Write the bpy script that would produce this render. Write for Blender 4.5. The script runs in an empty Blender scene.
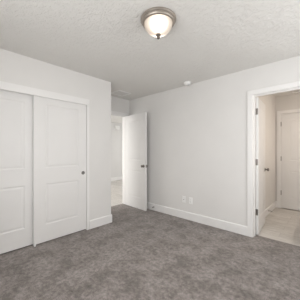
import bpy, bmesh, math, random
from mathutils import Vector, Matrix
random.seed(4)
S = bpy.context.scene
C = S.collection
R = math.radians

# ------------------------------------------------------------------ camera
cam = bpy.data.objects.new('camera', bpy.data.cameras.new('camera'))
C.objects.link(cam)
cam.location = (0, 0, 1.242)
cam.rotation_euler = (R(90), 0, math.atan2(0.6825, 0.7307))
cam.data.sensor_width = 36
cam.data.lens = 198 / 300 * 36
cam.data.shift_y = 1 / 300
cam.data.clip_start = 0.02
S.camera = cam

# ------------------------------------------------------------------ world, daylight, exposure
S.view_settings.view_transform = 'Standard'
S.view_settings.look = 'None'
S.view_settings.gamma = 1
S.view_settings.exposure = 0.0
S.view_settings.use_curve_mapping = False
w = bpy.data.worlds.new('sky'); S.world = w
w.use_nodes = True
w.node_tree.nodes['Background'].inputs[0].default_value = (0.86, 0.93, 1.0, 1)
w.node_tree.nodes['Background'].inputs[1].default_value = 1.0

def area(name, loc, direction, sx, sy, power, col):
    l = bpy.data.lights.new(name, 'AREA')
    l.shape = 'RECTANGLE'; l.size = sx; l.size_y = sy
    l.energy = power; l.color = col
    o = bpy.data.objects.new(name, l); C.objects.link(o)
    o.location = loc
    o.rotation_euler = Vector(direction).to_track_quat('-Z', 'Y').to_euler()
    return o
# daylight lamps set outside added unseen windows behind the camera and in the hall
area('daylight_fill', (-0.70, -0.68, 1.45), (0, 1, 0), 2.2, 1.6, 53, (1.0, 0.988, 0.975))
area('daylight_fill', (0.78, 2.00, 1.45), (-1, 0, 0), 1.9, 1.6, 31, (1.0, 0.988, 0.975))
area('daylight_fill', (-5.65, -0.80, 1.40), (0, 1, 0), 1.9, 1.7, 118, (1.0, 0.988, 0.975))  # added to shine through the hall doorway onto the open door
area('daylight_fill', (-5.0, 7.05, 1.40), (0, -1, 0), 2.0, 1.7, 42, (1.0, 0.988, 0.975))  # added to brighten the hall wall

# ------------------------------------------------------------------ materials
def nmat(name):
    m = bpy.data.materials.new(name); m.use_nodes = True
    nt = m.node_tree; nt.nodes.clear()
    out = nt.nodes.new('ShaderNodeOutputMaterial')
    b = nt.nodes.new('ShaderNodeBsdfPrincipled')
    nt.links.new(b.outputs[0], out.inputs[0])
    return m, nt, b, out
def coords(nt, scale=(1, 1, 1)):
    t = nt.nodes.new('ShaderNodeTexCoord')
    mp = nt.nodes.new('ShaderNodeMapping'); mp.inputs['Scale'].default_value = scale
    nt.links.new(t.outputs['Object'], mp.inputs[0])
    return mp.outputs[0]
def noise(nt, vec, scale, detail=3, rough=0.5):
    n = nt.nodes.new('ShaderNodeTexNoise')
    n.inputs['Scale'].default_value = scale; n.inputs['Detail'].default_value = detail
    n.inputs['Roughness'].default_value = rough
    nt.links.new(vec, n.inputs['Vector'])
    return n.outputs[0]
def ramp(nt, fac, stops):
    r = nt.nodes.new('ShaderNodeValToRGB')
    e = r.color_ramp.elements
    while len(e) < len(stops): e.new(0.5)
    for k, (p, c) in enumerate(stops):
        e[k].position = p; e[k].color = (*c, 1)
    nt.links.new(fac, r.inputs[0])
    return r.outputs[0]
def bump(nt, b, h, strength, dist):
    bp = nt.nodes.new('ShaderNodeBump')
    bp.inputs['Strength'].default_value = strength; bp.inputs['Distance'].default_value = dist
    nt.links.new(h, bp.inputs['Height']); nt.links.new(bp.outputs[0], b.inputs['Normal'])
def mixc(nt, a, b_, fac, mode='MIX'):
    m = nt.nodes.new('ShaderNodeMix'); m.data_type = 'RGBA'; m.blend_type = mode
    for sock, v in ((m.inputs[6], a), (m.inputs[7], b_)):
        if isinstance(v, tuple): sock.default_value = (*v, 1)
        else: nt.links.new(v, sock)
    if isinstance(fac, (int, float)): m.inputs[0].default_value = fac
    else: nt.links.new(fac, m.inputs[0])
    return m.outputs[2]

def paint(name, col, rough, bscale=None, bstr=0.1, bdist=0.001):
    m, nt, b, _ = nmat(name)
    v = coords(nt)
    n = noise(nt, v, 3.0, 2)
    c = ramp(nt, n, [(0.3, tuple(x * 0.985 for x in col)), (0.7, tuple(min(1, x * 1.01) for x in col))])
    nt.links.new(c, b.inputs['Base Color'])
    b.inputs['Roughness'].default_value = rough
    if bscale: bump(nt, b, noise(nt, v, bscale, 3), bstr, bdist)
    return m
def metal(name, col, rough):
    m, nt, b, _ = nmat(name)
    v = coords(nt, (1, 1, 12))
    n = noise(nt, v, 60, 2)
    c = ramp(nt, n, [(0.2, tuple(x * 0.9 for x in col)), (0.8, col)])
    nt.links.new(c, b.inputs['Base Color'])
    b.inputs['Metallic'].default_value = 1; b.inputs['Roughness'].default_value = rough
    return m

M_WALL = paint('wall_paint', (0.80, 0.787, 0.768), 0.75, 90, 0.12, 0.002)
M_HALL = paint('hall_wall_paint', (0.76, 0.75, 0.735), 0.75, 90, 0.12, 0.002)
M_BATH = paint('wall_paint_darkened', (0.74, 0.72, 0.695), 0.75, 90, 0.12, 0.002)  # bedroom wall paint, darkened to tone down the side room's brightness
M_TRIM = paint('white_trim_paint', (0.88, 0.87, 0.857), 0.42)
M_DOOR = paint('white_door_paint', (0.82, 0.81, 0.797), 0.45, 160, 0.04, 0.0006)
M_PLASTIC = paint('white_plastic', (0.92, 0.915, 0.90), 0.35)
M_DARK = paint('dark_slot', (0.05, 0.05, 0.05), 0.6)
M_NICKEL = metal('satin_nickel', (0.27, 0.25, 0.23), 0.36)
M_PULL = metal('brushed_nickel_pull', (0.27, 0.26, 0.25), 0.55)
M_PAN = metal('brushed_nickel_lamp_pan', (0.43, 0.385, 0.34), 0.45)
M_FINIAL = metal('dark_bronze_finial', (0.16, 0.135, 0.115), 0.5)
M_GREYP = paint('grey_vent_louvre', (0.80, 0.79, 0.77), 0.5)
M_COUNTER = paint('pale_stone_counter', (0.7, 0.68, 0.65), 0.3)

def mk_ceiling():
    m, nt, b, _ = nmat('knockdown_ceiling')
    v = coords(nt)
    n1 = noise(nt, v, 26, 4, 0.6)
    n2 = noise(nt, v, 2.0, 2)
    h = ramp(nt, n1, [(0.44, (0, 0, 0)), (0.58, (1, 1, 1))])
    c = ramp(nt, n2, [(0.3, (0.79, 0.775, 0.745)), (0.7, (0.805, 0.79, 0.76))])
    nt.links.new(c, b.inputs['Base Color'])
    b.inputs['Roughness'].default_value = 0.85
    bump(nt, b, h, 0.6, 0.006)
    return m
M_CEIL = mk_ceiling()

def mk_carpet():
    m, nt, b, _ = nmat('taupe_cut_pile_carpet')
    v = coords(nt)
    big = noise(nt, v, 4.5, 5, 0.62)      # brushed, walked-on patches of the pile
    mid = noise(nt, v, 24, 5, 0.72)
    fine = noise(nt, v, 140, 2, 0.6)
    c1 = ramp(nt, big, [(0.37, (0.168, 0.143, 0.129)), (0.5, (0.238, 0.206, 0.189)), (0.63, (0.292, 0.256, 0.236))])
    c2 = ramp(nt, mid, [(0.36, (0.48, 0.47, 0.46)), (0.62, (1.30, 1.30, 1.30))])
    c3 = ramp(nt, fine, [(0.34, (0.60, 0.60, 0.60)), (0.66, (1.35, 1.35, 1.35))])
    c = mixc(nt, mixc(nt, c1, c2, 0.8, 'MULTIPLY'), c3, 0.8, 'MULTIPLY')
    nt.links.new(c, b.inputs['Base Color'])
    b.inputs['Roughness'].default_value = 1.0
    b.inputs['Specular IOR Level'].default_value = 0.1
    b.inputs['Sheen Weight'].default_value = 0.25
    b.inputs['Sheen Roughness'].default_value = 0.6
    bump(nt, b, mixc(nt, mid, fine, 0.6), 0.7, 0.012)
    return m
M_CARPET = mk_carpet()

def mk_planks():
    m, nt, b, _ = nmat('pale_wood_look_planks')
    v = coords(nt)
    br = nt.nodes.new('ShaderNodeTexBrick')
    br.inputs['Scale'].default_value = 1.0
    br.inputs['Brick Width'].default_value = 1.2
    br.inputs['Row Height'].default_value = 0.17
    br.inputs['Mortar Size'].default_value = 0.0018
    br.inputs['Color1'].default_value = (0.60, 0.575, 0.545, 1)
    br.inputs['Color2'].default_value = (0.72, 0.695, 0.665, 1)
    br.inputs['Mortar'].default_value = (0.40, 0.375, 0.35, 1)
    nt.links.new(v, br.inputs['Vector'])
    g = noise(nt, coords(nt, (1.6, 16, 1)), 3.0, 5, 0.65)
    c2 = ramp(nt, g, [(0.32, (0.68, 0.665, 0.64)), (0.62, (1.08, 1.08, 1.08))])
    c = mixc(nt, br.outputs[0], c2, 0.85, 'MULTIPLY')
    nt.links.new(c, b.inputs['Base Color'])
    b.inputs['Roughness'].default_value = 0.45
    return m
M_PLANK = mk_planks()

def mk_lampglass():
    m, nt, b, _ = nmat('frosted_lamp_glass')
    t = nt.nodes.new('ShaderNodeTexCoord')
    # no bulbs inside: glow painted brightest at two spots, one toward the camera
    best = None
    for p in ((0.055, -0.060, -0.100), (-0.055, 0.060, -0.100)):
        d = nt.nodes.new('ShaderNodeVectorMath'); d.operation = 'DISTANCE'
        nt.links.new(t.outputs['Object'], d.inputs[0]); d.inputs[1].default_value = p
        if best is None: best = d.outputs['Value']
        else:
            mn = nt.nodes.new('ShaderNodeMath'); mn.operation = 'MINIMUM'
            nt.links.new(best, mn.inputs[0]); nt.links.new(d.outputs['Value'], mn.inputs[1]); best = mn.outputs[0]
    mr = nt.nodes.new('ShaderNodeMapRange')
    mr.inputs['From Min'].default_value = 0.0; mr.inputs['From Max'].default_value = 0.15
    nt.links.new(best, mr.inputs['Value'])
    c = ramp(nt, mr.outputs[0], [(0.0, (1.0, 0.92, 0.82)), (0.5, (1.0, 0.86, 0.72)), (1.0, (0.95, 0.74, 0.56))])
    s = ramp(nt, mr.outputs[0], [(p, (v / 5, v / 5, v / 5)) for p, v in ((0.0, 5), (0.26, 3.2), (0.45, 1.3), (0.56, 0.72), (0.70, 0.45), (0.88, 0.30), (1.0, 0.22))])
    mul = nt.nodes.new('ShaderNodeMath'); mul.operation = 'MULTIPLY'; mul.inputs[1].default_value = 5.0
    nt.links.new(s, mul.inputs[0])
    b.inputs['Base Color'].default_value = (0.45, 0.41, 0.36, 1)
    b.inputs['Roughness'].default_value = 0.25
    nt.links.new(c, b.inputs['Emission Color']); nt.links.new(mul.outputs[0], b.inputs['Emission Strength'])
    return m
M_LAMP = mk_lampglass()
def mk_glow():
    m, nt, b, _ = nmat('added_vanity_lamp_glass')
    b.inputs['Base Color'].default_value = (0.9, 0.85, 0.8, 1)
    b.inputs['Emission Color'].default_value = (1.0, 0.78, 0.55, 1); b.inputs['Emission Strength'].default_value = 3
    return m
M_GLOW = mk_glow()
def mk_glass():
    m = bpy.data.materials.new('window_glass'); m.use_nodes = True
    nt = m.node_tree; nt.nodes.clear()
    out = nt.nodes.new('ShaderNodeOutputMaterial')
    tr = nt.nodes.new('ShaderNodeBsdfTransparent'); gl = nt.nodes.new('ShaderNodeBsdfGlossy')
    gl.inputs['Roughness'].default_value = 0.02
    mx = nt.nodes.new('ShaderNodeMixShader'); mx.inputs[0].default_value = 0.06
    nt.links.new(tr.outputs[0], mx.inputs[1]); nt.links.new(gl.outputs[0], mx.inputs[2])
    nt.links.new(mx.outputs[0], out.inputs[0])
    return m
M_GLASS = mk_glass()

# ------------------------------------------------------------------ helpers
def obj(name, bm, mat, parent=None, smooth=False, loc=(0, 0, 0), rz=0.0):
    bmesh.ops.recalc_face_normals(bm, faces=bm.faces[:])
    me = bpy.data.meshes.new(name); bm.to_mesh(me); bm.free()
    me.materials.append(mat)
    if smooth:
        for p in me.polygons: p.use_smooth = True
        try: me.set_sharp_from_angle(angle=R(38))
        except Exception: pass
    o = bpy.data.objects.new(name, me); C.objects.link(o)
    o.location = loc; o.rotation_euler = (0, 0, rz)
    if parent: o.parent = parent
    return o
def tag(o, label, cat, group=None, kind=None):
    o['label'] = label; o['category'] = cat
    if group: o['group'] = group
    if kind: o['kind'] = kind
    return o
def thing(name, label, cat, loc, rz=0.0, group=None, kind=None, rot=None):
    o = bpy.data.objects.new(name, None); C.objects.link(o)
    o.empty_display_size = 0.1
    o.location = loc; o.rotation_euler = rot if rot else (0, 0, rz)
    return tag(o, label, cat, group, kind)
def box(bm, x0, x1, y0, y1, z0, z1, bev=0.0):
    r = bmesh.ops.create_cube(bm, size=1)
    vs = r['verts']
    for v in vs:
        v.co = Vector(((x0 + x1) / 2 + v.co.x * (x1 - x0), (y0 + y1) / 2 + v.co.y * (y1 - y0), (z0 + z1) / 2 + v.co.z * (z1 - z0)))
    if bev:
        es = {e for v in vs for e in v.link_edges}
        bmesh.ops.bevel(bm, geom=list(es), offset=bev, segments=2, profile=0.5, affect='EDGES')
def lathe(bm, prof, n=40, mat4=None, flute=None):
    """prof: list of (r, z)."""
    rings = []
    for r, z in prof:
        ring = []
        for k in range(n):
            a = 2 * math.pi * k / n
            rr = r * (1 + (flute * math.cos(a * 12) if flute else 0))
            p = Vector((rr * math.cos(a), rr * math.sin(a), z))
            ring.append(bm.verts.new(mat4 @ p if mat4 else p))
        rings.append(ring)
    for a, b in zip(rings, rings[1:]):
        for k in range(n):
            bm.faces.new((a[k], a[(k + 1) % n], b[(k + 1) % n], b[k]))
    for ring in (rings[0], rings[-1]):
        try: bm.faces.new(ring)
        except ValueError: pass

def wall(name, axis, c0, c1, a0, a1, z0, z1, holes=(), mat=M_WALL, label=None):
    """Wall slab of one continuous surface. axis 'x': runs along X, thick in Y c0..c1; axis 'y': runs along Y.
    holes: (a0, a1, z0, z1)."""
    As = sorted({a0, a1, *[h[0] for h in holes], *[h[1] for h in holes]})
    Zs = sorted({z0, z1, *[h[2] for h in holes], *[h[3] for h in holes]})
    As = [a for a in As if a0 <= a <= a1]; Zs = [z for z in Zs if z0 <= z <= z1]
    def solid(i, j):
        if i < 0 or j < 0 or i >= len(As) - 1 or j >= len(Zs) - 1: return False
        ac, zc = (As[i] + As[i + 1]) / 2, (Zs[j] + Zs[j + 1]) / 2
        return not any(h[0] < ac < h[1] and h[2] < zc < h[3] for h in holes)
    bm = bmesh.new(); cache = {}
    def V(a, c, z):
        k = (round(a, 5), round(c, 5), round(z, 5))
        if k not in cache:
            cache[k] = bm.verts.new((a, c, z) if axis == 'x' else (c, a, z))
        return cache[k]
    for i in range(len(As) - 1):
        for j in range(len(Zs) - 1):
            if not solid(i, j): continue
            p, q, r, s = As[i], As[i + 1], Zs[j], Zs[j + 1]
            for c in (c0, c1): bm.faces.new((V(p, c, r), V(q, c, r), V(q, c, s), V(p, c, s)))
            if not solid(i - 1, j): bm.faces.new((V(p, c0, r), V(p, c1, r), V(p, c1, s), V(p, c0, s)))
            if not solid(i + 1, j): bm.faces.new((V(q, c0, r), V(q, c1, r), V(q, c1, s), V(q, c0, s)))
            if not solid(i, j - 1): bm.faces.new((V(p, c0, r), V(q, c0, r), V(q, c1, r), V(p, c1, r)))
            if not solid(i, j + 1): bm.faces.new((V(p, c0, s), V(q, c0, s), V(q, c1, s), V(p, c1, s)))
    o = obj(name, bm, mat); o['kind'] = 'structure'
    if label: o['label'] = label; o['category'] = 'wall'
    return o
def struct(name, bm, mat, label=None, cat=None, smooth=False):
    o = obj(name, bm, mat, smooth=smooth); o['kind'] = 'structure'
    if label: o['label'] = label; o['category'] = cat
    return o

# ------------------------------------------------------------------ shell of the room
XL, XA, YF, YC, ZC = -2.854, -3.556, 3.095, 2.06, 2.44      # closet wall, alcove wall, far wall, closet corner, ceiling
XR, YB = 0.55, -0.45
XH = -6.77                                                  # far wall of the hall
BX0, BX1, BY1 = -0.965, 0.55, 5.10                          # bathroom
D1 = (2.252, 2.987)                                         # bedroom door opening (Y)
D2 = (-0.862, -0.20)                                        # bathroom door opening (X)
D3 = (-0.858, -0.150)                                       # inner bathroom door opening (X)
DH = 2.045
J = 0.018

bm = bmesh.new(); box(bm, -3.66, 0.67, -0.57, 3.212, -0.12, 0.0)
struct('floor', bm, M_CARPET, 'taupe cut-pile carpet floor of the bedroom', 'floor')
bm = bmesh.new(); box(bm, -6.89, -3.66, -0.69, 6.92, -0.12, -0.006)
struct('floor_hall', bm, M_PLANK, 'pale wood-look plank floor beyond the open white door', 'floor')
bm = bmesh.new(); box(bm, -1.085, 0.67, 3.212, 5.9, -0.12, -0.006)
struct('floor_bathroom', bm, M_PLANK, 'pale wood-look plank floor in the side room at right', 'floor')
bm = bmesh.new(); box(bm, -6.89, 0.67, -0.69, 6.92, ZC, ZC + 0.1)
struct('ceiling', bm, M_CEIL, 'off-white knockdown textured ceiling', 'ceiling')

wall('wall_far', 'x', YF, YF + .12, XA, 0.67, -0.02, ZC, [(D2[0] - J, D2[1] + J, -0.02, DH + J)], label='light grey far wall with the doorway to the side room')
wall('wall_left', 'y', XL - .12, XL, -0.45, YC, -0.02, ZC, [(0.058, 1.612, -0.02, 2.0)], label='light grey wall around the closet doors')
wall('wall_return', 'x', YC - .12, YC, XA, XL - .12, -0.02, ZC, label='light grey end wall of the closet beside the open door')
wall('wall_alcove', 'y', XA - .12, XA, -0.57, 6.80, -0.02, ZC, [(D1[0] - J, D1[1] + J, -0.02, DH + J)], label='light grey wall of the entry alcove above the hall doorway')
WB = (-1.70, 0.30, 0.75, 2.15); WR = (1.15, 2.85, 0.75, 2.15); WH = (-6.60, -4.70, 0.6, 2.1)
wall('wall_back', 'x', YB - .12, YB, XA, 0.67, -0.02, ZC, [WB])
wall('wall_right', 'y', XR, XR + .12, YB, YF, -0.02, ZC, [WR])
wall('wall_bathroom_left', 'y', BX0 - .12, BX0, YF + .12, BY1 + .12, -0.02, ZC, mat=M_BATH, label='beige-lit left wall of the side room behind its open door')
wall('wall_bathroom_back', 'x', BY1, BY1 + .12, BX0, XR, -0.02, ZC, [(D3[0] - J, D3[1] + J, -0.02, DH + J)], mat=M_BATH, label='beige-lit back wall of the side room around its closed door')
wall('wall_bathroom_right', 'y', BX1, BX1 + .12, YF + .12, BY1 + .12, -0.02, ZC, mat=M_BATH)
bm = bmesh.new()
box(bm, -1.0, 0.05, 5.74, 5.84, -0.02, ZC); box(bm, -1.08, -0.99, 5.22, 5.84, -0.02, ZC); box(bm, 0.04, 0.14, 5.22, 5.84, -0.02, ZC)
struct('wall_leak_blocker', bm, M_BATH)  # unseen walls added behind the inner door to keep sky light out
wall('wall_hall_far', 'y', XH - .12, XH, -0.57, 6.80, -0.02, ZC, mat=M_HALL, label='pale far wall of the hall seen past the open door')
WN = (-5.95, -4.05, 0.6, 2.1)
wall('wall_hall_right', 'x', 6.80, 6.92, XH - .12, XA, -0.02, ZC, [WN])
wall('wall_hall_left', 'x', -0.69, -0.57, XH - .12, XA, -0.02, ZC, [WH])

# ------------------------------------------------------------------ unseen windows added behind the camera and in the hall (the daylight's own)
def window(name, axis, c0, c1, h):
    a0, a1, z0, z1 = h
    root = bpy.data.objects.new(name, None); C.objects.link(root); root['kind'] = 'structure'
    def bx(bm, p, q, c, d, r, s):
        box(bm, p, q, c, d, r, s) if axis == 'x' else box(bm, c, d, p, q, r, s)
    cm = (c0 + c1) / 2
    f = bmesh.new(); t = 0.05; e = 0.001
    bx(f, a0 + e, a0 + t, cm - .03, cm + .03, z0 + e, z1 - e); bx(f, a1 - t, a1 - e, cm - .03, cm + .03, z0 + e, z1 - e)
    bx(f, a0 + t, a1 - t, cm - .03, cm + .03, z0 + e, z0 + t); bx(f, a0 + t, a1 - t, cm - .03, cm + .03, z1 - t, z1 - e)
    am = (a0 + a1) / 2
    bx(f, am - .025, am + .025, cm - .03, cm + .03, z0 + t, z1 - t)
    obj('window_frame', f, M_TRIM, root)
    g = bmesh.new()
    bx(g, a0 + t, am - .025, cm - .004, cm + .004, z0 + t, z1 - t); bx(g, am + .025, a1 - t, cm - .004, cm + .004, z0 + t, z1 - t)
    obj('window_pane', g, M_GLASS, root)
window('added_window_1', 'x', YB - .12, YB, WB)
window('added_window_2', 'y', XR, XR + .12, WR)
window('added_window_3', 'x', -0.69, -0.57, WH)
window('added_window_4', 'x', 6.80, 6.92, WN)

# ------------------------------------------------------------------ baseboards and casings
def bboard(bm, axis, face, sgn, a0, a1, h=0.135, t=0.014):
    """board on plane `face`, sticking out along sgn; top edge eased."""
    prof = [(0, 0.0), (t, 0.0), (t, h - 0.012), (t - 0.004, h - 0.003), (t - 0.009, h), (0, h)]
    ends = []
    for a in (a0, a1):
        ends.append([bm.verts.new((a, face + sgn * d, z) if axis == 'x' else (face + sgn * d, a, z)) for d, z in prof])
    n = len(prof)
    for k in range(n):
        bm.faces.new((ends[0][k], ends[0][(k + 1) % n], ends[1][(k + 1) % n], ends[1][k]))
    bm.faces.new(ends[0]); bm.faces.new(ends[1])
CW = 0.066
bm = bmesh.new(); bboard(bm, 'x', YF, -1, XA + 0.014, D2[0] - CW - .006); 
struct('baseboard_far', bm, M_TRIM, 'long white baseboard along the far wall', 'baseboard')
bm = bmesh.new(); bboard(bm, 'x', YF, -1, D2[1] + CW + .006, XR - .014)
struct('baseboard_far_end', bm, M_TRIM)
bm = bmesh.new(); bboard(bm, 'y', XL, 1, 1.641, YC + 0.014); bboard(bm, 'x', YC, 1, XA + .014, XL)
struct('baseboard_left', bm, M_TRIM, 'short white baseboard between closet and alcove corner', 'baseboard')
bm = bmesh.new(); bboard(bm, 'y', XL, 1, YB + .014, 0.028)
struct('baseboard_left_end', bm, M_TRIM)
bm = bmesh.new(); bboard(bm, 'x', YB, 1, XL, XR)
struct('baseboard_back', bm, M_TRIM)
bm = bmesh.new(); bboard(bm, 'y', XR, -1, YB + .014, YF)
struct('baseboard_right', bm, M_TRIM)
bm = bmesh.new(); bboard(bm, 'y', XH, 1, -0.55, 6.78)
struct('baseboard_hall', bm, M_TRIM, 'white baseboard in the hall past the open door', 'baseboard')
bm = bmesh.new(); bboard(bm, 'y', BX0, 1, YF + .12 + .014, BY1)
struct('baseboard_bathroom_left', bm, M_TRIM, 'white baseboard on the left wall of the side room', 'baseboard')
bm = bmesh.new(); bboard(bm, 'x', BY1, -1, BX0 + .014, D3[0] - CW - .006); 
struct('baseboard_bathroom_back', bm, M_TRIM, 'stub of white baseboard left of the closed inner door', 'baseboard')

def doorframe(name, axis, c0, c1, op, label, stop_at, casings=(1, 1)):
    """jamb lining, stop strips and flat casings on both faces. op: clear opening; stop_at: (s0, s1) along the wall depth."""
    bm = bmesh.new()
    def bx(p, q, c, d, r, s, bev=0.0):
        box(bm, p, q, c, d, r, s, bev) if axis == 'x' else box(bm, c, d, p, q, r, s, bev)
    a0, a1 = op
    e = 0.0005
    bx(a0 - J + e, a0, c0, c1, 0, DH); bx(a1, a1 + J - e, c0, c1, 0, DH); bx(a0 - J + e, a1 + J - e, c0, c1, DH, DH + J - e)
    s0, s1 = stop_at
    bx(a0, a0 + .011, s0, s1, 0, DH); bx(a1 - .011, a1, s0, s1, 0, DH); bx(a0 + .011, a1 - .011, s0, s1, DH - .011, DH)
    rv = 0.006; t = 0.017
    for f, s, on in ((c0, -1, casings[0]), (c1, 1, casings[1])):
        if not on: continue
        lo, hi = sorted((f, f + s * t))
        bx(a0 - rv - CW, a0 - rv, lo, hi, 0, DH + rv, 0.003); bx(a1 + rv, a1 + rv + CW, lo, hi, 0, DH + rv, 0.003)
        bx(a0 - rv - CW, a1 + rv + CW, lo, hi, DH + rv, DH + rv + CW, 0.003)
    return struct(name, bm, M_TRIM, label, 'door frame')
doorframe('trim_1', 'y', XA - .12, XA, D1, 'white casing of the hall doorway behind the open door', (XA - .075, XA - .037))
doorframe('trim_2', 'x', YF, YF + .12, D2, 'white casing around the doorway at the right edge', (YF + .045, YF + .083))
doorframe('trim_3', 'x', BY1, BY1 + .12, D3, 'white casing around the closed inner door of the side room', (BY1 + .037, BY1 + .075))

# closet: track fascia, side jambs
bm = bmesh.new()
box(bm, XL, XL + .016, 0.03, 1.638, 1.962, 2.056, 0.003)
struct('trim_4', bm, M_TRIM, 'white track fascia board across the top of the closet', 'trim')
bm = bmesh.new()
box(bm, XL - .118, XL + .012, 1.598, 1.611, 0, 1.962); box(bm, XL, XL + .012, 1.611, 1.636, 0, 1.962, 0.002)
struct('trim_5', bm, M_TRIM, 'narrow white jamb strip at the right end of the closet', 'trim')
bm = bmesh.new()
box(bm, XL - .118, XL + .012, 0.059, 0.072, 0, 1.962); box(bm, XL, XL + .012, 0.032, 0.059, 0, 1.962, 0.002)
struct('trim_6', bm, M_TRIM)

# ------------------------------------------------------------------ doors
def leaf_mesh(wd, z0, z1, t, s, panels):
    """moulded panel door: x 0..wd, y 0..-s*t, both faces with recessed panels (x0,x1,z0,z1)."""
    bm = bmesh.new()
    Xs = sorted({0, wd, *[p[0] for p in panels], *[p[1] for p in panels]})
    Zs = sorted({z0, z1, *[p[2] for p in panels], *[p[3] for p in panels]})
    cache = {}
    def V(x, y, z):
        k = (round(x, 5), round(y, 5), round(z, 5))
        if k not in cache: cache[k] = bm.verts.new((x, y, z))
        return cache[k]
    for y, inn in ((0.0, -s), (-s * t, s)):
        for i in range(len(Xs) - 1):
            for j in range(len(Zs) - 1):
                xc, zc = (Xs[i] + Xs[i + 1]) / 2, (Zs[j] + Zs[j + 1]) / 2
                p = next((p for p in panels if p[0] < xc < p[1] and p[2] < zc < p[3]), None)
                if p is None:
                    bm.faces.new((V(Xs[i], y, Zs[j]), V(Xs[i + 1], y, Zs[j]), V(Xs[i + 1], y, Zs[j + 1]), V(Xs[i], y, Zs[j + 1])))
        for p in panels:
            prev = None
            for d, dep in ((0, 0), (0.005, 0.002), (0.014, 0.005), (0.022, 0.005), (0.036, 0.0025), (0.042, 0.002)):
                yy = y + inn * dep
                ring = [V(p[0] + d, yy, p[2] + d), V(p[1] - d, yy, p[2] + d), V(p[1] - d, yy, p[3] - d), V(p[0] + d, yy, p[3] - d)]
                if prev:
                    for k in range(4): bm.faces.new((prev[k], prev[(k + 1) % 4], ring[(k + 1) % 4], ring[k]))
                prev = ring
            bm.faces.new(prev)
    y1 = -s * t
    for i in range(len(Xs) - 1):
        for z in (z0, z1): bm.faces.new((V(Xs[i], 0, z), V(Xs[i + 1], 0, z), V(Xs[i + 1], y1, z), V(Xs[i], y1, z)))
    for j in range(len(Zs) - 1):
        for x in (0, wd): bm.faces.new((V(x, 0, Zs[j]), V(x, y1, Zs[j]), V(x, y1, Zs[j + 1]), V(x, 0, Zs[j + 1])))
    return bm
def knob_mesh(x, z, y, d):
    """round knob on rosette standing out from plane y along d (+1/-1)."""
    bm = bmesh.new()
    m4 = Matrix.Translation((x, y, z)) @ Matrix.Rotation(R(-90 * d), 4, 'X')
    prof = [(0.0005, 0), (0.031, 0), (0.031, 0.004), (0.027, 0.009), (0.014, 0.011), (0.011, 0.016), (0.011, 0.028), (0.017, 0.033),
            (0.025, 0.040), (0.0275, 0.048), (0.0265, 0.056), (0.021, 0.062), (0.010, 0.065), (0.0005, 0.0655)]
    lathe(bm, prof, 28, m4)
    return bm
def hinge_mesh(z, t, s, ang):
    bm = bmesh.new(); h = 0.045
    # plate on the door's hinge edge
    box(bm, -0.002, 0.0, min(0, -s * t * .9), max(0, -s * t * .9), z - h, z + h)
    # plate on the jamb: closed-door frame turned back by the opening angle
    b2 = bmesh.new()
    box(b2, -0.0035, -0.0012, min(0, -s * t), max(0, -s * t), z - h, z + h)
    bmesh.ops.transform(b2, matrix=Matrix.Rotation(-ang, 4, 'Z'), verts=b2.verts[:])
    tmp = bpy.data.meshes.new('tmp'); b2.to_mesh(tmp); b2.free(); bm.from_mesh(tmp); bpy.data.meshes.remove(tmp)
    # barrel with ball tips
    m4 = Matrix.Translation((-0.001, s * 0.005, z))
    lathe(bm, [(0.0005, -h - .006), (0.004, -h - .004), (0.0065, -h), (0.0065, h), (0.004, h + .004), (0.0005, h + .006)], 14, m4)
    return bm
def hinged_door(name, label, loc, rz, wd, s, ang, knob_both=True):
    root = thing(name, label, 'door', loc, rz, kind='structure')
    t = 0.035; st = 0.145
    pn = [(st, wd - st, 0.24, 0.825), (st, wd - st, 1.04, 1.90)]
    obj('leaf', leaf_mesh(wd, 0.012, 2.038, t, s, pn), M_DOOR, root)
    kx = wd - 0.062
    for y, d in ((0.0, s), (-s * t, -s)):
        k = obj('knob', knob_mesh(kx, 0.93, y, d), M_NICKEL, root, True); k['label'] = 'satin nickel round knob'
    b = bmesh.new(); box(b, wd, wd + .0015, min(-s * .005, -s * (t - .005)), max(-s * .005, -s * (t - .005)), 0.90, 0.96)
    box(b, wd, wd + .010, min(-s * .012, -s * .024), max(-s * .012, -s * .024), 0.92, 0.94, 0.002)
    k = obj('latch_plate', b, M_NICKEL, root); k['label'] = 'satin nickel latch plate'
    for z in (0.34, 1.08, 1.83):
        k = obj('hinge', hinge_mesh(z, t, s, ang), M_NICKEL, root, True); k['label'] = 'satin nickel hinge'
    return root
A1, A2 = R(86), R(95)
hinged_door('door_1', 'open white two-panel door standing before the far wall by the hall doorway', (XA + .002, 2.985, 0), R(-90) + A1, 0.727, 1, A1)
hinged_door('door_2', 'white door with hinges standing open inward in the right-hand doorway', (D2[0] + .003, YF + .12 + .002, -0.004), A2, 0.655, 1, A2)
hinged_door('door_3', 'closed white two-panel door at the back of the side room', (D3[0] + .003, BY1 - .001, -0.004), 0, 0.702, -1, 0)

def sliding_door(name, label, x_front, y0, y1, pull_y, st):
    root = thing(name, label, 'closet door', (x_front, y0, 0), R(90), kind='structure')
    wd = y1 - y0                       # local x -> world Y, local y -> world -X
    pn = [(st[0], wd - st[1], 0.245, 0.80), (st[0], wd - st[1], 1.012, 1.877)]
    obj('leaf', leaf_mesh(wd, 0.016, 1.985, 0.032, -1, pn), M_DOOR, root)
    b = bmesh.new()
    m4 = Matrix.Translation((pull_y - y0, 0.0, 0.903)) @ Matrix.Rotation(R(90), 4, 'X')
    lathe(b, [(0.0005, 0.0008), (0.018, 0.0008), (0.021, 0.0018), (0.023, 0.003), (0.026, 0.003), (0.028, 0.0012), (0.028, -0.001)], 30, m4)
    k = obj('finger_pull', b, M_PULL, root, True); k['label'] = 'round nickel finger pull'
    return root
sliding_door('door_4', 'right white sliding closet door with round finger pull', XL - 0.010, 0.850, 1.594, 1.542, (0.147, 0.127))
sliding_door('door_5', 'left white sliding closet door partly behind the other', XL - 0.052, 0.078, 0.892, 0.135, (0.135, 0.132))
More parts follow.
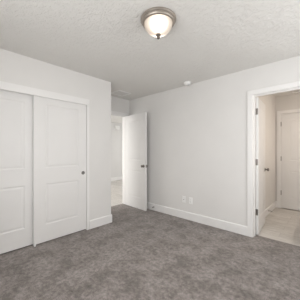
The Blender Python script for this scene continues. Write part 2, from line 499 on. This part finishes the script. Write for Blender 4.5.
# closet shelf and rod behind the doors are not in view; the floor guide between the doors is
bm = bmesh.new()
box(bm, XL - .05, XL + .004, 0.852, 0.872, 0, 0.004); box(bm, XL - .0085, XL + .001, 0.852, 0.872, 0.004, 0.028, 0.002)
box(bm, XL - .0505, XL - .0435, 0.852, 0.872, 0.004, 0.028, 0.001)
tag(obj('floor_guide', bm, M_PLASTIC), 'small white floor guide where the closet doors meet', 'door guide')

# ------------------------------------------------------------------ ceiling lights
def flush_light(label, x, y, rz, power):
    t = thing('ceiling_light', label, 'ceiling light', (x, y, ZC), rz)
    bm = bmesh.new()
    lathe(bm, [(0.05, -0.0005), (0.158, -0.0005), (0.162, -0.006), (0.162, -0.014), (0.156, -0.020), (0.150, -0.024), (0.150, -0.034), (0.145, -0.042),
               (0.137, -0.047), (0.132, -0.047), (0.130, -0.040), (0.05, -0.030)], 72)
    obj('rim', bm, M_PAN, t, True)
    bm = bmesh.new()
    prof = []
    for k in range(15):
        a = R(90) * k / 14
        prof.append((0.129 * math.cos(a) if k < 14 else 0.004, -0.040 - 0.100 * math.sin(a)))
    lathe(bm, prof, 72, flute=0.006)
    k = obj('glass_bowl', bm, M_LAMP, t, True); k['label'] = 'glowing frosted glass bowl'
    bm = bmesh.new()
    lathe(bm, [(0.0005, -0.138), (0.020, -0.138), (0.022, -0.145), (0.019, -0.152), (0.013, -0.158), (0.014, -0.166), (0.013, -0.174), (0.007, -0.181), (0.0005, -0.183)], 24)
    obj('finial', bm, M_FINIAL, t, True)
    l = bpy.data.lights.new('lamp_glow', 'SPOT'); l.energy = power; l.shadow_soft_size = 0.03; l.color = (1.0, 0.96, 0.91)
    l.spot_size = R(178); l.spot_blend = 1.0
    g = bpy.data.objects.new('lamp_glow', l); C.objects.link(g); g.location = (x, y, ZC - 0.215)
    return t
flush_light('flush dome ceiling light with nickel rim and glowing frosted glass', -1.173, 1.367, 0, 12)
flush_light('unseen flush dome light added on the hall ceiling, beyond the open door', -5.2, 1.6, 0, 75)  # unseen lamp, added to brighten the hall and the open door

# ------------------------------------------------------------------ smoke detector
t = thing('smoke_detector', 'round white smoke detector on the ceiling near the far wall', 'smoke detector', (-1.88, 2.972, ZC))
bm = bmesh.new(); lathe(bm, [(0.02, 0), (0.066, 0), (0.068, -0.003), (0.068, -0.010), (0.064, -0.013), (0.02, -0.013)], 40)
obj('base', bm, M_PLASTIC, t, True)
bm = bmesh.new(); lathe(bm, [(0.02, -0.012), (0.061, -0.012), (0.060, -0.022), (0.052, -0.038), (0.046, -0.043), (0.0005, -0.045)], 40)
obj('cover', bm, M_PLASTIC, t, True)
bm = bmesh.new(); lathe(bm, [(0.0005, -0.0445), (0.009, -0.0445), (0.009, -0.047), (0.0005, -0.0475)], 16)
obj('test_button', bm, M_PLASTIC, t, True)

# ------------------------------------------------------------------ ceiling vent in the alcove
def register(name, label, loc, sx, sy, nsl, fmat, lmat, cat):
    t = thing(name, label, cat, loc)
    bm = bmesh.new(); fw = 0.028
    for x0, x1, y0, y1 in ((-sx/2, sx/2, -sy/2, -sy/2 + fw), (-sx/2, sx/2, sy/2 - fw, sy/2), (-sx/2, -sx/2 + fw, -sy/2 + fw, sy/2 - fw), (sx/2 - fw, sx/2, -sy/2 + fw, sy/2 - fw)):
        box(bm, x0, x1, y0, y1, -0.013, -0.0005, 0.005)
    obj('frame', bm, fmat, t)
    bm = bmesh.new()
    n = nsl
    for k in range(n):
        y = -sy/2 + fw + (k + .5) * (sy - 2 * fw) / n
        m4 = Matrix.Translation((0, y, -0.006)) @ Matrix.Rotation(R(6), 4, 'X')
        b2 = bmesh.ops.create_cube(bm, size=1, matrix=m4 @ Matrix.Diagonal((sx - 2 * fw, (sy - 2 * fw) / n * 1.0, 0.0012, 1)))
    l = obj('louvre', bm, lmat, t); l['label'] = 'slatted louvre'
    return t
register('ceiling_vent', 'white framed square air vent on the alcove ceiling', (-3.235, 2.575, ZC), 0.30, 0.33, 11, M_PLASTIC, M_GREYP, 'vent')
register('exhaust_fan_grille', 'white grille on the ceiling of the side room', (-0.50, 4.83, ZC), 0.26, 0.26, 6, M_PLASTIC, M_PLASTIC, 'vent')

# ------------------------------------------------------------------ wall plates on the far wall
def plate(name, label, x, z, kind):
    t = thing(name, label, 'wall plate', (x, YF, z), group='wall plates low on the far wall')
    bm = bmesh.new(); box(bm, -.036, .036, -.006, -.0003, -.058, .058, 0.0025)
    obj('cover_plate', bm, M_PLASTIC, t)
    if kind == 'duplex':
        bm = bmesh.new(); box(bm, -.0165, .0165, -.0085, -.005, -.034, .034, 0.001)
        r = obj('receptacle', bm, M_PLASTIC, t)
        for zz in (-.019, .019):
            for x0, x1, za, zb in ((-.0075, -.0055, -.002, .007), (.0055, .0075, -.002, .006), (-.002, .002, -.010, -.006)):
                bm = bmesh.new(); box(bm, x0, x1, -.0090, -.0080, zz + za, zz + zb); obj('slot', bm, M_DARK, r)
    else:
        bm = bmesh.new()
        m4 = Matrix.Rotation(R(90), 4, 'X')
        lathe(bm, [(0.0005, 0.005), (0.0075, 0.005), (0.0075, 0.008), (0.0045, 0.009), (0.0045, 0.016), (0.0005, 0.016)], 16, m4)
        k = obj('socket', bm, M_NICKEL, t, True); k['label'] = 'small metal cable socket'
    for zz in ((-.048, .048) if kind != 'duplex' else (-.045, .045)):
        bm = bmesh.new(); lathe(bm, [(0.0005, 0.0055), (0.003, 0.0055), (0.003, 0.0072), (0.0005, 0.0074)], 10, Matrix.Translation((0, 0, zz)) @ Matrix.Rotation(R(90), 4, 'X'))
        obj('screw', bm, M_PLASTIC, t)
    return t
plate('cable_outlet', 'white wall plate with a centre socket, left of the pair by the baseboard', -2.033, 0.352, 'coax')
plate('power_outlet', 'white power outlet plate, right of the pair by the baseboard', -1.888, 0.350, 'duplex')

# ------------------------------------------------------------------ spring door stops
def doorstop(label, loc, rz):
    t = thing('door_stop', label, 'door stop', loc, rz)      # sticks out along local +x
    bm = bmesh.new(); m4 = Matrix.Rotation(R(90), 4, 'Y')
    lathe(bm, [(0.0005, 0), (0.012, 0), (0.012, 0.004), (0.007, 0.008), (0.0005, 0.009)], 18, m4)
    obj('mount', bm, M_NICKEL, t, True)
    bm = bmesh.new()
    prof = [(0.0005, 0.008)]
    for k in range(14):
        z = 0.010 + k * 0.0042
        prof += [(0.0045, z), (0.0065, z + 0.002)]
    prof += [(0.0045, 0.070), (0.0005, 0.0705)]
    lathe(bm, prof, 16, m4)
    obj('spring', bm, M_NICKEL, t, True)
    bm = bmesh.new(); lathe(bm, [(0.0005, 0.069), (0.008, 0.069), (0.009, 0.072), (0.008, 0.081), (0.0005, 0.083)], 16, m4)
    k = obj('tip', bm, M_PLASTIC, t, True); k['label'] = 'white rubber tip'
    return t
doorstop('spring door stop on the far baseboard just right of the open door', (-2.765, YF - .0142, 0.072), R(-90))
doorstop('spring door stop on the left baseboard of the side room', (BX0 + .0142, 4.42, 0.072), 0)

# ------------------------------------------------------------------ door chime on the hall wall
t = thing('door_chime', 'small white door chime box high on the hall wall', 'door chime', (XH, 5.20, 2.235))
bm = bmesh.new(); box(bm, 0.0005, 0.05, -.10, .10, -.075, .075, 0.008); obj('cover', bm, M_PLASTIC, t)
bm = bmesh.new()
for k in range(5): box(bm, 0.0495, 0.0515, -.05, .05, -.04 + k * .018, -.034 + k * .018)
obj('sound_slot', bm, M_GREYP, t)

# ------------------------------------------------------------------ vanity and its lamp, out of frame in the side room: added to light it and shade its floor
t = thing('added_vanity_cabinet', 'unseen white vanity cabinet added on the right wall of the side room', 'vanity', (0.0, 3.62, 0))
bm = bmesh.new(); box(bm, 0.01, 0.53, 0, 1.2, 0.09, 0.84); box(bm, 0.07, 0.53, 0.01, 1.19, 0, 0.09); obj('body', bm, M_DOOR, t)
for y0 in (0.02, 0.61):
    bm = bmesh.new(); box(bm, -0.008, 0.0095, y0, y0 + .57, 0.12, 0.82, 0.003)
    d = obj('cabinet_door', bm, M_DOOR, t)
    bm = bmesh.new(); lathe(bm, [(0.0005, 0), (0.006, 0), (0.006, .012), (0.014, .018), (0.012, .026), (0.0005, .028)], 16,
                            Matrix.Translation((-0.008, y0 + (.52 if y0 < .3 else .05), 0.72)) @ Matrix.Rotation(R(-90), 4, 'Y'))
    obj('cabinet_knob', bm, M_NICKEL, d, True)
bm = bmesh.new(); box(bm, -0.02, 0.53, -.01, 1.21, 0.84, 0.87, 0.004); obj('counter', bm, M_COUNTER, t)
t = thing('added_vanity_light', 'unseen warm bar light added on the right wall above the vanity', 'wall light', (0.55, 4.22, 1.90))
bm = bmesh.new(); box(bm, -0.03, -0.0005, -.36, .36, -.04, .04, 0.004); obj('back_plate', bm, M_NICKEL, t)
bm = bmesh.new(); lathe(bm, [(0.0005, -.34), (0.03, -.34), (0.03, .34), (0.0005, .34)], 20, Matrix.Translation((-.062, 0, 0)) @ Matrix.Rotation(R(90), 4, 'X'))
obj('lamp_tube', bm, M_GLOW, t, True)
area('added_vanity_glow', (0.45, 4.22, 1.82), (-1, 0, -0.6), 0.70, 0.05, 11, (1.0, 0.88, 0.77))
